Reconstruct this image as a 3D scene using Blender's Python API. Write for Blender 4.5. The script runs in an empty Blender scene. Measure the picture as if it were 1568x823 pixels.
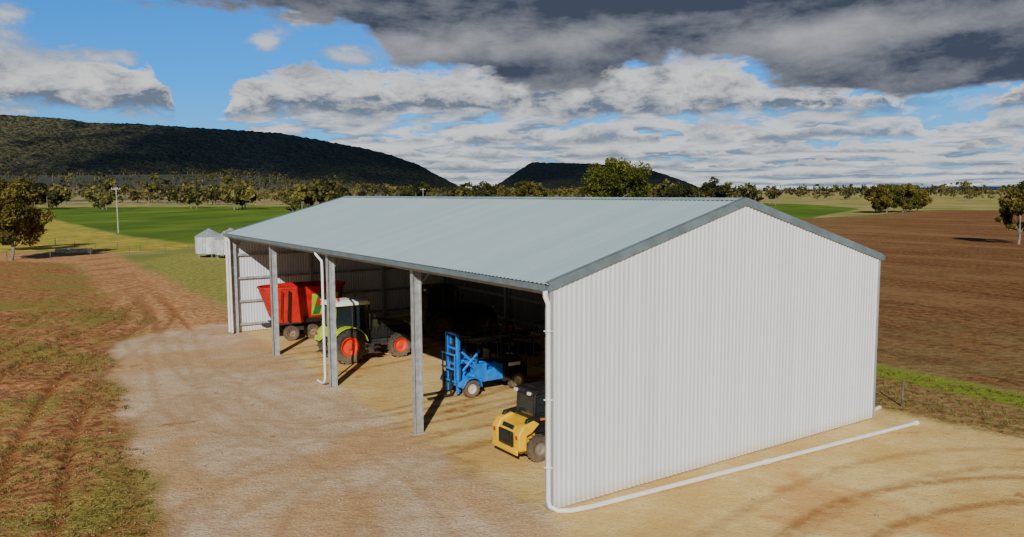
import bpy, math, random
import numpy as np
from mathutils import Vector, Matrix, noise as mnoise
random.seed(7); rng=np.random.default_rng(7)
scene=bpy.context.scene
COL=scene.collection
YAW=0.5932; CX,CY=1.026,19.81; W=14.73; L=31.94; E=5.95; RISE=2.05
def S(lx,ly,z=0.0):
    c,s=math.cos(YAW),math.sin(YAW)
    return (CX+lx*c-ly*s, CY+lx*s+ly*c, z)

# ------------------------------------------------------------------ node helper
class NT:
    def __init__(s,tree): s.t=tree; s.N=tree.nodes; s.L=tree.links
    def n(s,typ,**kw):
        nd=s.N.new(typ)
        for k,v in kw.items(): setattr(nd,k,v)
        return nd
    def put(s,sock,v):
        if isinstance(v,bpy.types.NodeSocket): s.L.new(v,sock)
        elif v is not None:
            if isinstance(v,(tuple,list)) and len(v)==3 and sock.type=='RGBA': v=(*v,1)
            sock.default_value=v
    def m(s,op,a,b=None,c=None,clamp=False):
        nd=s.n('ShaderNodeMath',operation=op,use_clamp=clamp)
        s.put(nd.inputs[0],a)
        if b is not None: s.put(nd.inputs[1],b)
        if c is not None: s.put(nd.inputs[2],c)
        return nd.outputs[0]
    def mix(s,f,a,b,blend='MIX'):
        nd=s.n('ShaderNodeMix',data_type='RGBA',blend_type=blend)
        s.put(nd.inputs[0],f); s.put(nd.inputs[6],a); s.put(nd.inputs[7],b)
        return nd.outputs[2]
    def noise(s,vec,scale,detail=4,rough=.55,dist=0,out=0):
        nd=s.n('ShaderNodeTexNoise')
        if vec is not None: s.L.new(vec,nd.inputs['Vector'])
        nd.inputs['Scale'].default_value=scale; nd.inputs['Detail'].default_value=detail
        nd.inputs['Roughness'].default_value=rough; nd.inputs['Distortion'].default_value=dist
        return nd.outputs[out]
    def ss(s,v,a,b,t0=0.,t1=1.,kind='SMOOTHSTEP'):
        nd=s.n('ShaderNodeMapRange',interpolation_type=kind)
        s.put(nd.inputs[0],v); s.put(nd.inputs[1],a); s.put(nd.inputs[2],b); s.put(nd.inputs[3],t0); s.put(nd.inputs[4],t1)
        return nd.outputs[0]
    def xyz(s,x,y,z):
        nd=s.n('ShaderNodeCombineXYZ'); s.put(nd.inputs[0],x); s.put(nd.inputs[1],y); s.put(nd.inputs[2],z); return nd.outputs[0]
    def attr(s,name):
        nd=s.n('ShaderNodeAttribute'); nd.attribute_name=name; return nd.outputs['Fac']
    def vmul(s,v,k):
        nd=s.n('ShaderNodeVectorMath',operation='MULTIPLY'); s.put(nd.inputs[0],v); nd.inputs[1].default_value=k; return nd.outputs[0]

def newmat(name):
    m=bpy.data.materials.new(name); m.use_nodes=True
    nt=NT(m.node_tree); b=m.node_tree.nodes['Principled BSDF']
    return m,nt,b
MATS={}
def pm(name,col,rough=.5,metal=0.,var=.15,scale=3.,bump=0.,bscale=40.,dust=0.,spec=.5,dustz=.9):
    if name in MATS: return MATS[name]
    m,nt,b=newmat(name)
    g=nt.n('ShaderNodeNewGeometry').outputs['Position']
    n1=nt.noise(g,scale,4,.6)
    dark=tuple(c*(1-var*1.6) for c in col); lite=tuple(min(1,c*(1+var)) for c in col)
    c=nt.mix(nt.ss(n1,.3,.7),dark,lite)
    if dust>0:
        z=nt.n('ShaderNodeSeparateXYZ'); nt.L.new(g,z.inputs[0])
        n2=nt.noise(g,7,3,.65)
        f=nt.m('ADD',nt.ss(z.outputs[2],0.,dustz,1.,.12),nt.m('MULTIPLY',nt.m('SUBTRACT',n2,.5),1.2))
        f=nt.m('MULTIPLY',f,dust,clamp=True)
        c=nt.mix(f,c,(.33,.22,.12))
    nt.put(b.inputs['Base Color'],c)
    b.inputs['Metallic'].default_value=metal
    b.inputs['Specular IOR Level'].default_value=spec
    nt.put(b.inputs['Roughness'],nt.ss(n1,.2,.8,max(0,rough-.08),min(1,rough+.1)))
    MATS[name]=m; return m

# ------------------------------------------------------------------ mesh helper
def empty(name,loc=(0,0,0),rz=0.):
    o=bpy.data.objects.new(name,None); COL.objects.link(o); o.location=loc; o.rotation_euler=(0,0,rz); o.empty_display_size=.5
    return o
class MB:
    def __init__(s): s.v=[]; s.f=[]; s.m=[]
    def add(s,vs,fs,mi=0):
        o=len(s.v); s.v+=[tuple(p) for p in vs]; s.f+=[tuple(i+o for i in f) for f in fs]; s.m+=[mi]*len(fs); return s
    def box(s,c,sz,mi=0,rot=(0,0,0),top=(1,1)):
        x,y,z=[d/2 for d in sz]; tx,ty=top
        vs=[(-x,-y,-z),(x,-y,-z),(x,y,-z),(-x,y,-z),(-x*tx,-y*ty,z),(x*tx,-y*ty,z),(x*tx,y*ty,z),(-x*tx,y*ty,z)]
        if any(rot):
            R=(Matrix.Rotation(rot[2],3,'Z')@Matrix.Rotation(rot[1],3,'Y')@Matrix.Rotation(rot[0],3,'X'))
            vs=[tuple(R@Vector(v)) for v in vs]
        vs=[(v[0]+c[0],v[1]+c[1],v[2]+c[2]) for v in vs]
        return s.add(vs,[(0,3,2,1),(4,5,6,7),(0,1,5,4),(1,2,6,5),(2,3,7,6),(3,0,4,7)],mi)
    def cyl(s,p0,p1,r0,r1=None,n=14,mi=0):
        r1=r0 if r1 is None else r1
        p0=Vector(p0);p1=Vector(p1);d=(p1-p0).normalized()
        a=d.orthogonal().normalized(); b=d.cross(a)
        vs=[];fs=[]
        for p,r in((p0,r0),(p1,r1)):
            for i in range(n):
                t=2*math.pi*i/n; vs.append(p+(a*math.cos(t)+b*math.sin(t))*r)
        for i in range(n): j=(i+1)%n; fs.append((i,j,n+j,n+i))
        fs.append(tuple(range(n))[::-1]); fs.append(tuple(range(n,2*n)))
        return s.add(vs,fs,mi)
    def tube(s,pts,r,n=12,mi=0):
        P=[Vector(p) for p in pts]; vs=[];fs=[]
        ref=None
        for i,p in enumerate(P):
            d=((P[min(i+1,len(P)-1)]-p).normalized()+(p-P[max(i-1,0)]).normalized()).normalized() if 0<i<len(P)-1 else (P[1]-P[0] if i==0 else P[-1]-P[-2]).normalized()
            a=d.orthogonal().normalized() if ref is None else (ref-d*ref.dot(d)).normalized()
            ref=a; b=d.cross(a)
            for k in range(n):
                t=2*math.pi*k/n; vs.append(p+(a*math.cos(t)+b*math.sin(t))*r)
        for i in range(len(P)-1):
            for k in range(n):
                j=(k+1)%n; fs.append((i*n+k,i*n+j,(i+1)*n+j,(i+1)*n+k))
        fs.append(tuple(range(n))[::-1]); fs.append(tuple(range((len(P)-1)*n,len(P)*n)))
        return s.add(vs,fs,mi)
    def prism(s,poly,y0,y1,mi=0,ax='y'):
        n=len(poly)
        f=(lambda a,b,c:(a,c,b)) if ax=='y' else ((lambda a,b,c:(c,a,b)) if ax=='x' else (lambda a,b,c:(a,b,c)))
        vs=[f(a,b,y0) for a,b in poly]+[f(a,b,y1) for a,b in poly]
        fs=[(i,(i+1)%n,n+(i+1)%n,n+i) for i in range(n)]+[tuple(range(n))[::-1],tuple(range(n,2*n))]
        return s.add(vs,fs,mi)
    def lathe(s,prof,c,ax='y',n=32,mi=0):
        vs=[];fs=[];k=len(prof)
        for i in range(n):
            t=2*math.pi*i/n; co,si=math.cos(t),math.sin(t)
            for a,r in prof:
                p=(r*co,a,r*si) if ax=='y' else (r*co,r*si,a)
                vs.append((p[0]+c[0],p[1]+c[1],p[2]+c[2]))
        for i in range(n):
            j=(i+1)%n
            for q in range(k-1): fs.append((i*k+q,j*k+q,j*k+q+1,i*k+q+1))
        return s.add(vs,fs,mi)
    def build(s,name,parent=None,mats=(),bevel=0.,smooth=40,seg=2):
        me=bpy.data.meshes.new(name); me.from_pydata(s.v,[],s.f)
        for m in (mats if isinstance(mats,(list,tuple)) else [mats]): me.materials.append(m)
        me.polygons.foreach_set('material_index',s.m)
        import bmesh
        bm=bmesh.new(); bm.from_mesh(me); bmesh.ops.recalc_face_normals(bm,faces=bm.faces); bm.to_mesh(me); bm.free()
        if smooth:
            me.polygons.foreach_set('use_smooth',[True]*len(me.polygons)); me.set_sharp_from_angle(angle=math.radians(smooth))
        o=bpy.data.objects.new(name,me); COL.objects.link(o)
        if parent: o.parent=parent
        if bevel>0:
            b=o.modifiers.new('bev','BEVEL'); b.width=bevel; b.segments=seg; b.limit_method='ANGLE'; b.angle_limit=math.radians(35)
        return o
def fastmesh(name,V,F,mat,parent=None,attrs=None,smooth=False):
    me=bpy.data.meshes.new(name); V=np.asarray(V,dtype=np.float32); F=np.asarray(F,dtype=np.int32); k=F.shape[1]
    me.vertices.add(len(V)); me.vertices.foreach_set('co',V.ravel())
    me.loops.add(F.size); me.loops.foreach_set('vertex_index',F.ravel())
    me.polygons.add(len(F)); me.polygons.foreach_set('loop_start',np.arange(0,F.size,k,dtype=np.int32))
    me.polygons.foreach_set('loop_total',np.full(len(F),k,dtype=np.int32))
    me.update(calc_edges=True)
    if smooth: me.polygons.foreach_set('use_smooth',[True]*len(F))
    for an,av in (attrs or {}).items():
        a=me.attributes.new(an,'FLOAT','POINT'); a.data.foreach_set('value',np.asarray(av,dtype=np.float32))
    me.materials.append(mat); me.validate()
    o=bpy.data.objects.new(name,me); COL.objects.link(o)
    if parent: o.parent=parent
    return o

# ------------------------------------------------------------------ camera / sun / sky
cam=bpy.data.cameras.new('camera'); co=bpy.data.objects.new('camera',cam); COL.objects.link(co)
cam.sensor_width=36; cam.lens=27.43; cam.clip_end=60000; cam.clip_start=.1
co.matrix_world=Matrix.Translation((0,0,8.35))@Matrix.Rotation(math.pi/2-.0977,4,'X')@Matrix.Rotation(-.005,4,'Z')
scene.camera=co
EL=math.radians(27.5); AZ=math.radians(184.0)
sun=bpy.data.lights.new('sun','SUN'); so=bpy.data.objects.new('sun',sun); COL.objects.link(so)
sun.energy=5.0; sun.angle=math.radians(.5); sun.color=(1,.965,.90)
sd=Vector((math.sin(AZ)*math.cos(EL),math.cos(AZ)*math.cos(EL),math.sin(EL)))
so.rotation_euler=sd.to_track_quat('Z','Y').to_euler()

F0=1194.87
def azof(px): return math.atan((px-784)/F0)
def elof(px,py): return (294.4-.005*(px-784)-py)/F0*math.cos(azof(px))
w=bpy.data.worlds.new('World'); scene.world=w; w.use_nodes=True
try:
    w.cycles.sampling_method='MANUAL'; w.cycles.sample_map_resolution=256
except Exception: pass
nt=NT(w.node_tree); bg=w.node_tree.nodes['Background']
ST=.06
sky=nt.n('ShaderNodeTexSky'); sky.sky_type='NISHITA'; sky.sun_disc=False; sky.sun_elevation=EL; sky.sun_rotation=AZ
sky.air_density=1.0; sky.dust_density=.1; sky.ozone_density=3.
tc=nt.n('ShaderNodeTexCoord').outputs['Generated']
sp=nt.n('ShaderNodeSeparateXYZ'); nt.L.new(tc,sp.inputs[0])
az=nt.m('ARCTAN2',sp.outputs[0],sp.outputs[1]); el=nt.m('ARCSINE',sp.outputs[2])
def blob(a,e,px,py,rx,ry,amp):
    a0,e0=azof(px),elof(px,py)
    da=nt.m('MULTIPLY',nt.m('SUBTRACT',a,a0),F0/rx); de=nt.m('MULTIPLY',nt.m('SUBTRACT',e,e0),F0/ry)
    q=nt.m('ADD',nt.m('MULTIPLY',da,da),nt.m('MULTIPLY',de,de))
    return nt.m('MULTIPLY',nt.m('EXPONENT',nt.m('MULTIPLY',q,-1.)),amp)
def blobs(a,e,lst):
    r=None
    for b in lst:
        v=blob(a,e,*b); r=v if r is None else nt.m('ADD',r,v)
    return r
A0,A1=-1.6,1.6
azn=nt.ss(az,A0,A1,kind='LINEAR')
def curve(pts):
    fc=nt.n('ShaderNodeFloatCurve'); cv=fc.mapping.curves[0]
    cv.points[0].location=(0,pts[0][1]); cv.points[1].location=(1,pts[-1][1])
    for px,v in pts: cv.points.new(min(max((azof(px)-A0)/(A1-A0),.001),.999),min(max(v,0),1))
    fc.mapping.update(); nt.put(fc.inputs['Value'],azn); return fc.outputs[0]
lump=nt.noise(nt.xyz(nt.m('MULTIPLY',az,22.),nt.m('MULTIPLY',el,44.),2.2),1.,6,.66,.3)
lumpc=nt.m('SUBTRACT',lump,.5)
big=nt.noise(nt.xyz(nt.m('MULTIPLY',az,9.),nt.m('MULTIPLY',el,26.),7.7),1.,3,.55)
bigc=nt.m('SUBTRACT',big,.5)
elc=nt.m('MAXIMUM',el,0.)
lnv=nt.m('LOGARITHM',nt.m('ADD',elc,.018),math.e)
lay=nt.noise(nt.xyz(nt.m('MULTIPLY',az,11.),nt.m('MULTIPLY',lnv,5.5),5.1),1.,6,.62,.25)
lay2=nt.noise(nt.xyz(nt.m('MULTIPLY',az,11.),nt.m('MULTIPLY',nt.m('LOGARITHM',nt.m('ADD',nt.m('MULTIPLY',elc,1.09),.021),math.e),5.5),5.1),1.,3,.62,.25)
def sc(col): return tuple(x/ST for x in col)
front=nt.ss(nt.m('ABSOLUTE',az),1.0,1.5,1.,0.)
fm_=nt.m('MULTIPLY',front,nt.ss(el,.3,.6,1.,0.))
c=nt.mix(fm_,nt.mix(1.,sky.outputs[0],(.60,.55,.52),'MULTIPLY'),nt.mix(1.,sky.outputs[0],(.10,1.30,2.85),'MULTIPLY'))
c=nt.mix(nt.m('MULTIPLY',fm_,nt.ss(el,.0,.14,.85,0.)),c,sc((.30,.56,.85)))
# broken background cumulus deck
cover=nt.m('ADD',curve([(-3000,.1),(0,.06),(300,.10),(420,.20),(900,.22),(1250,.18),(1568,.14),(3000,.1)]),nt.ss(el,.0,.10,.13,0.))
gap=blobs(az,el,[(300,60,330,60,-.5),(1300,125,160,22,-.30),(1500,160,120,18,-.25),(300,160,40,25,-.15)])
dl=nt.m('ADD',nt.m('ADD',lay,cover),gap)
al=nt.m('MULTIPLY',nt.m('MULTIPLY',nt.ss(dl,.62,.71),front),nt.ss(el,.14,.20,1.,0.))
sh=nt.m('ADD',nt.m('MULTIPLY',nt.m('SUBTRACT',lay,lay2),5.),nt.m('ADD',.62,nt.m('MULTIPLY',lumpc,1.5)),clamp=True)
c=nt.mix(nt.m('MULTIPLY',al,.92),c,nt.mix(sh,sc((.22,.28,.39)),sc((.88,.88,.89))))
rows_=[(286,5,31,.35,.65,None,.82),(275,9,24,.36,.66,None,.84),(261,13,19,.38,.66,None,.84),(243,19,13,.38,.64,None,.82),
 (221,30,9,.34,.62,[(-2500,.3),(-200,.5),(120,.6),(300,.8),(500,.9),(900,.9),(1200,.85),(1568,.9),(3000,.6)],.82),
 (184,74,7,.05,.5,[(-3000,.7),(-200,.85),(60,.80),(150,.92),(215,.85),(262,.45),(300,.0),(330,.0),(360,.35),(430,.80),(620,.92),(760,.85),(860,.98),(1010,1.),(1100,.95),(1160,.6),(1240,.35),(1320,.3),(1450,.1),(1568,.35),(3000,.6)],.80)]
for i,(bp_,h,fr,lo,hi,cvp,br) in enumerate(rows_):
    be=elof(784,bp_); hh=h/F0
    nz=nt.noise(nt.xyz(nt.m('MULTIPLY',az,float(fr)),3.1*i+.7,nt.m('MULTIPLY',el,20.)),1.,3,.6)
    t=nt.ss(nz,lo,hi,.18 if h>60 else 0.,1.)
    if cvp: t=nt.m('MULTIPLY',t,curve(cvp))
    th=nt.m('MULTIPLY',t,hh)
    y=nt.m('ADD',nt.m('SUBTRACT',el,be),nt.m('MULTIPLY',lumpc,hh*1.25))
    base=nt.m('ADD',nt.m('ADD',nt.m('SUBTRACT',el,be),nt.m('MULTIPLY',lumpc,hh*.55)),nt.m('MULTIPLY',bigc,hh*.9))
    rel=nt.m('DIVIDE',y,nt.m('ADD',th,hh*.04))
    alpha=nt.m('MULTIPLY',nt.ss(base,-.12*hh,.14*hh),nt.ss(rel,1.1,.90))
    alpha=nt.m('MULTIPLY',nt.m('MULTIPLY',alpha,nt.ss(t,.05,.22)),front)
    if h<60: alpha=nt.m('MULTIPLY',alpha,.88)
    shd=nt.m('ADD',nt.ss(rel,.0,.85,.08,.80),nt.m('MULTIPLY',lumpc,2.6 if h>20 else 1.5))
    shd=nt.m('ADD',shd,nt.m('MULTIPLY',bigc,.8),clamp=True)
    dark=(.22,.275,.37) if h<60 else (.16,.205,.29)
    c=nt.mix(alpha,c,nt.mix(shd,sc(dark),sc((br+.08,br+.085,br+.09))))
pf=nt.m('ADD',blobs(az,el,[(472,38,46,17,.42),(415,70,26,15,.42),(20,88,75,26,.46),(180,92,50,12,.30),(10,30,60,16,.40),(545,92,50,16,.42),(1500,155,60,10,.2)]),nt.m('MULTIPLY',lumpc,.9))
c=nt.mix(nt.ss(pf,.12,.42,0.,.88),c,nt.mix(nt.ss(nt.m('ADD',pf,bigc),.15,.6),sc((.34,.41,.52)),sc((.78,.80,.83))))
edge=[(-3000,60),(-1200,-20),(-400,-80),(60,-70),(180,2),(330,20),(500,38),(560,70),(600,98),(700,120),(860,126),(960,112),(1100,112),(1220,135),(1400,148),(1568,150),(2000,120),(3000,60)]
eth=nt.m('MULTIPLY',curve([(px,elof(px,py)*2) for px,py in edge]),.5)
nB=nt.noise(nt.xyz(nt.m('MULTIPLY',az,6.),nt.m('MULTIPLY',el,18.),9.1),1.,6,.58,.25)
dB=nt.m('ADD',nt.m('MULTIPLY',nt.m('SUBTRACT',el,eth),11.),nt.m('MULTIPLY',nt.m('SUBTRACT',nB,.5),1.3))
alphaB=nt.m('MULTIPLY',nt.m('MULTIPLY',nt.ss(dB,-.04,.10),nt.ss(el,.33,.55,1.,.0)),front)
lit=blobs(az,el,[(690,80,150,26,.55),(1180,72,140,30,.55),(1430,35,150,26,.22),(860,66,90,20,.25),(560,75,50,18,.25),(1000,20,250,16,-.15),(800,118,200,14,-.25)])
shB=nt.m('ADD',nt.m('ADD',nt.m('MULTIPLY',nt.m('SUBTRACT',nB,.5),1.7),lit),nt.m('MULTIPLY',lumpc,.8))
shB=nt.m('ADD',shB,nt.m('ADD',.12,nt.ss(dB,.0,.15,.25,0.)),clamp=True)
colB=nt.mix(shB,sc((.060,.075,.115)),sc((.45,.46,.50)))
c=nt.mix(alphaB,c,colB)
c=nt.mix(nt.ss(el,-.02,-.002,1.,0.),c,sc((.11,.10,.06)))
nt.put(bg.inputs[0],c); bg.inputs[1].default_value=ST

# ------------------------------------------------------------------ ground
polys=dict(
 grav=[(-16.5,47.2),(-18.1,49.2),(-20.7,48.2),(-22.3,43.4),(-18.9,36.1),(-15.3,30.4),(-12.8,25.5),(-10.3,21.9),(-8.3,18.3),(-4.5,10),(.5,8),(1.2,17.5),(.9,19.5)],
 sand=[(.6,19.6),(-16.9,46.3),(-4.6,54.5),(13.0,30.8),(14.1,29.4),(15.5,27.2),(17.1,25.4),(24,15),(30,4),(-2,4),(-1,15)],
 road=[(-17.5,49),(-20.5,45),(-24,48.8),(-29.5,57.5),(-40.2,75.2),(-53,94),(-70,101),(-110,108),(-110,116),(-57.8,112),(-33,75),(-20.8,56)],
 gsilo=[(-47,112),(-36,112),(-18,62),(-17.5,56),(-22.5,58),(-37,80),(-46,98)],
 green=[(-192,315),(-77,156),(-48,124),(0,110),(60,170),(98,251),(159,355),(185,500),(-330,500)],
 plough=[(17.2,37.6),(21.2,31.3),(40,0),(120,-120),(900,-100),(900,330),(196,318),(184,336),(150,300),(119.6,262),(87.4,234.4),(30,120),(8,55)],
 gstrip=[(8,52),(17.5,37.0),(20.9,31.2),(40,-2),(38.5,-3.5),(19.6,29.4),(16.4,34.5),(6.5,50)],
 verge=[(4,56),(8,52),(17,37),(21,31),(40,-2),(30,4),(17.1,25.4),(14,29.4),(10,36),(0,52)],
 gold=[(-61,105),(-50,116),(-48,124),(-77,155),(-192,315),(-500,330),(-500,90),(-110,104)],
 fore=[(-8,18),(-12,26),(-22,43),(-22,50),(-40,77),(-56,97),(-120,104),(-120,0),(0,-20),(0,8)],
)
def sdf(P,poly):
    poly=np.array(poly,float); d=np.full(len(P),1e12); inside=np.zeros(len(P),bool); n=len(poly)
    for i in range(n):
        a=poly[i]; b=poly[(i+1)%n]; e=b-a; wv=P-a
        t=np.clip((wv@e)/(e@e),0,1); q=wv-t[:,None]*e; d=np.minimum(d,(q**2).sum(1))
        c=((a[1]<=P[:,1])&(b[1]>P[:,1]))|((b[1]<=P[:,1])&(a[1]>P[:,1]))
        with np.errstate(divide='ignore',invalid='ignore'):
            xi=a[0]+(P[:,1]-a[1])/(b[1]-a[1] if b[1]!=a[1] else 1e-9)*(b[0]-a[0])
        inside^=c&(P[:,0]<xi)
    return np.sqrt(d)*np.where(inside,1,-1)
def axis(lo,hi,step,mn,mx,g=1.07):
    a=list(np.arange(lo,hi+1e-6,step)); s=step
    while a[-1]<mx: s*=g; a.append(a[-1]+s)
    s=step; b=[lo]
    while b[-1]>mn: s*=g; b.append(b[-1]-s)
    return np.array(b[1:][::-1]+a)
gx=axis(-30,26,.16,-14000,14000); gy=axis(14,52,.16,-2500,16000)
X,Y=np.meshgrid(gx,gy); P=np.stack([X.ravel(),Y.ravel()],1)
att={k:sdf(P,v) for k,v in polys.items()}
def pdist(P,pl):
    d=np.full(len(P),1e9)
    for a,b in zip(pl[:-1],pl[1:]):
        a=np.array(a);b=np.array(b);e=b-a; wv=P-a; t=np.clip((wv@e)/(e@e),0,1); d=np.minimum(d,np.sqrt(((wv-t[:,None]*e)**2).sum(1)))
    return d
def smoothpl(pl,n=8):
    out=[]
    P4=[pl[0]]+list(pl)+[pl[-1]]
    for i in range(1,len(P4)-2):
        p0,p1,p2,p3=[np.array(P4[i+k],float) for k in(-1,0,1,2)]
        for j in range(n):
            t=j/n; out.append(tuple(.5*((2*p1)+(-p0+p2)*t+(2*p0-5*p1+4*p2-p3)*t*t+(-p0+3*p1-3*p2+p3)*t**3)))
    out.append(tuple(pl[-1])); return out
lines=[([(-57,104),(-40,80),(-28,60),(-21,48),(-16,38),(-9,28),(-4,22),(-1,14),(0,9)],1.),
 ([(-56,101),(-38,76),(-26,57),(-22,46),(-20,36),(-16,26),(-12,18),(-9,10)],1.),
 ([(-28,58),(-24,48),(-25,38),(-22,28),(-16,18),(-12,10)],1.),
 ([(-34,70),(-28,54),(-27,44),(-24,34),(-19,24),(-14,14)],.8),
 ([(-60,98),(-42,72),(-33,52),(-30,40),(-28,30),(-20,14)],.7),
 ([(-10,42),(-13,38),(-12,31),(-8,26),(-2,23)],.8),
 ([(3,36),(-1.5,30),(-7,27),(-12,29),(-16,36),(-20,44)],1.),
 ([(1,33),(-4,29),(-9,24),(-9,18),(-6,12)],.8),
 ([(6,30),(1,27.5),(-5,24),(-8,20),(-8,12)],.8),
 ([(-5,44),(-10,40),(-15,38),(-20,42),(-26,54)],.9),
 ([(-3,42),(-8,37),(-12,34),(-13,28),(-9,20),(-5,12)],.8),
 ([(2,28),(-2,25.5),(-5,21),(-4,14)],.9),
 ([(-19,47),(-17,40),(-11,33),(-7,29),(-3,20)],.6),
 ([(4,10),(6,16),(10,20),(16,21),(22,17)],1.),([(2,13),(5,17.5),(11,22.5),(17,23.5),(24,19)],.6)]
tr=np.zeros(len(P))
near=(np.abs(P[:,0])<70)&(P[:,1]>5)&(P[:,1]<110); Pn=P[near]; t=np.zeros(len(Pn))
for ln,a_ in lines:
    d=pdist(Pn,smoothpl(ln))
    t=np.maximum(t,a_*np.exp(-((d-.85)/.19)**4))
tr[near]=t; att['track']=tr
Z=np.zeros(len(P))
roughm=np.clip(np.maximum(att['fore'],att['road'])/3,0,1)*near
nz=np.array([mnoise.fractal(Vector((p[0]*.45,p[1]*.45,0)),.9,2.,5) if r>0 else 0 for p,r in zip(P,roughm)])
Z+=roughm*nz*.13
Z-=tr*roughm*.10
V=np.column_stack([P,Z]); nx,ny=len(gx),len(gy)
idx=np.arange(nx*ny).reshape(ny,nx)
Fq=np.stack([idx[:-1,:-1],idx[:-1,1:],idx[1:,1:],idx[1:,:-1]],-1).reshape(-1,4)
gm,nt,b=newmat('ground_soil_and_grass')
pos=nt.n('ShaderNodeNewGeometry').outputs['Position']
nL=nt.noise(pos,.035,3,.6); nM=nt.noise(pos,.35,5,.62); nS=nt.noise(pos,2.2,4,.68); nF=nt.noise(pos,12.,3,.72)
nM2=nt.noise(pos,.16,4,.62,.6)
def reg(name,w_,amp,src=None,amp2=0.):
    a=nt.attr(name); v=nt.m('ADD',a,nt.m('MULTIPLY',nt.m('SUBTRACT',src or nM,.5),amp))
    if amp2: v=nt.m('ADD',v,nt.m('MULTIPLY',nt.m('SUBTRACT',nF,.5),amp2))
    return nt.ss(v,-w_,w_)
def two(f,a,b): return nt.mix(f,a,b)
col=two(nt.ss(nL,.4,.62),(.48,.37,.14),(.24,.27,.06))
soil=two(nt.ss(nS,.34,.66),(.25,.090,.030),(.56,.28,.115))
soil=nt.mix(nt.ss(nM,.55,.75,0,.7),soil,(.66,.40,.19)); soil=nt.mix(nt.ss(nF,.48,.70,0,.6),soil,(.17,.07,.028))
gr=two(nt.ss(nF,.38,.62),(.10,.13,.013),(.42,.34,.085))
gf=nt.m('ADD',nt.m('ADD',nM2,nt.m('MULTIPLY',nt.m('SUBTRACT',nS,.5),.6)),nt.m('MULTIPLY',nt.m('SUBTRACT',nF,.5),.5))
fore=two(nt.m('MULTIPLY',nt.ss(gf,.48,.58),.85),soil,gr)
col=nt.mix(reg('fore',1.5,3.,None,1.),col,fore)
goldc=two(nt.ss(nt.m('ADD',nM,nt.m('MULTIPLY',nL,.6)),.65,.9),(.70,.46,.08),(.32,.34,.05))
col=nt.mix(reg('gold',1.,4.),col,goldc)
grn=two(nt.ss(nt.noise(nt.vmul(pos,(.05,.012,1)),1.,3,.6),.35,.65),(.08,.165,.012),(.16,.27,.022))
grn=nt.mix(nt.ss(nS,.35,.75,0,.35),grn,(.05,.09,.012)); grn=nt.mix(nt.ss(nL,.5,.7,0,.35),grn,(.30,.32,.06))
col=nt.mix(reg('green',1.5,5.),col,grn)
rot=nt.n('ShaderNodeVectorRotate',rotation_type='Z_AXIS'); nt.put(rot.inputs['Vector'],pos); rot.inputs['Angle'].default_value=-.50
rows=nt.noise(nt.vmul(rot.outputs[0],(1.2,.10,1)),1.,3,.6,.4)
rows2=nt.noise(nt.vmul(rot.outputs[0],(.09,.014,1)),1.,3,.6,.3)
pl=two(nt.ss(nt.m('ADD',nt.m('MULTIPLY',rows,.32),nt.m('MULTIPLY',nS,.68)),.42,.58),(.150,.060,.020),(.37,.18,.067))
pl=nt.mix(nt.ss(rows2,.48,.66,0.,.5),pl,(.42,.25,.11))
pl=nt.mix(nt.ss(nM2,.48,.68,0.,.5),pl,(.18,.082,.030)); pl=nt.mix(nt.ss(nM,.55,.7,0.,.3),pl,(.40,.26,.12))
pl=nt.mix(nt.ss(nt.attr('plough'),26.,2.,0,nt.ss(nM,.35,.65,.05,.55)),pl,(.32,.26,.10))
col=nt.mix(reg('plough',.5,1.2),col,pl)
vg=two(nt.ss(nS,.35,.65),(.24,.115,.045),(.42,.29,.11)); vg=nt.mix(nt.ss(nF,.45,.7,0,.6),vg,(.18,.16,.035))
col=nt.mix(reg('verge',.4,1.4,nS),col,vg)
col=nt.mix(reg('gstrip',.5,1.6,nS,.6),col,two(nt.ss(nF,.3,.7),(.14,.23,.015),(.32,.35,.045)))
col=nt.mix(reg('gsilo',1.5,6.),col,two(nt.ss(nS,.35,.65),(.19,.25,.03),(.50,.40,.12)))
rd=two(nt.ss(nS,.35,.65),(.42,.18,.06),(.74,.42,.19))
col=nt.mix(reg('road',1.2,4.,None,1.),col,rd)
sd_=two(nt.ss(nM,.35,.66),(.66,.43,.14),(.80,.60,.25)); sd_=nt.mix(nt.ss(nS,.5,.8,0,.5),sd_,(.62,.40,.15))
sd_=nt.mix(nt.ss(nM2,.57,.68,0,.65),sd_,(.60,.27,.08)); sd_=nt.mix(nt.ss(nF,.47,.68,0,.5),sd_,(.44,.27,.10))
col=nt.mix(reg('sand',.5,1.8,nS,.5),col,sd_)
gv=two(nt.ss(nM,.35,.65),(.60,.42,.25),(.76,.585,.39)); gv=nt.mix(nt.ss(nM2,.46,.60,0,.8),gv,(.63,.365,.15))
gv=nt.mix(nt.ss(nF,.45,.65,0,.65),gv,(.36,.23,.125)); gv=nt.mix(nt.ss(nF,.45,.33,0,.5),gv,(.84,.70,.52))
gv=nt.mix(nt.ss(nS,.52,.70,0,.5),gv,(.47,.29,.15))
col=nt.mix(reg('grav',.35,2.4,nM,1.4),col,gv)
st=nt.ss(nt.m('ADD',nt.noise(pos,.23,4,.7,.4),nt.m('MULTIPLY',nS,.25)),.75,.81,0,.7)
col=nt.mix(nt.m('MULTIPLY',st,nt.ss(nt.attr('plough'),-6,-2,1,0)),col,(.36,.15,.045))
tk=nt.m('MULTIPLY',nt.attr('track'),nt.ss(nS,.28,.58,.25,1.))
col=nt.mix(nt.m('MULTIPLY',tk,.62),col,nt.mix(nt.ss(nt.attr('grav'),-1,1),(.24,.08,.025),(.46,.275,.135)))
nt.put(b.inputs['Base Color'],col); b.inputs['Roughness'].default_value=.95; b.inputs['Specular IOR Level'].default_value=.12
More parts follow.
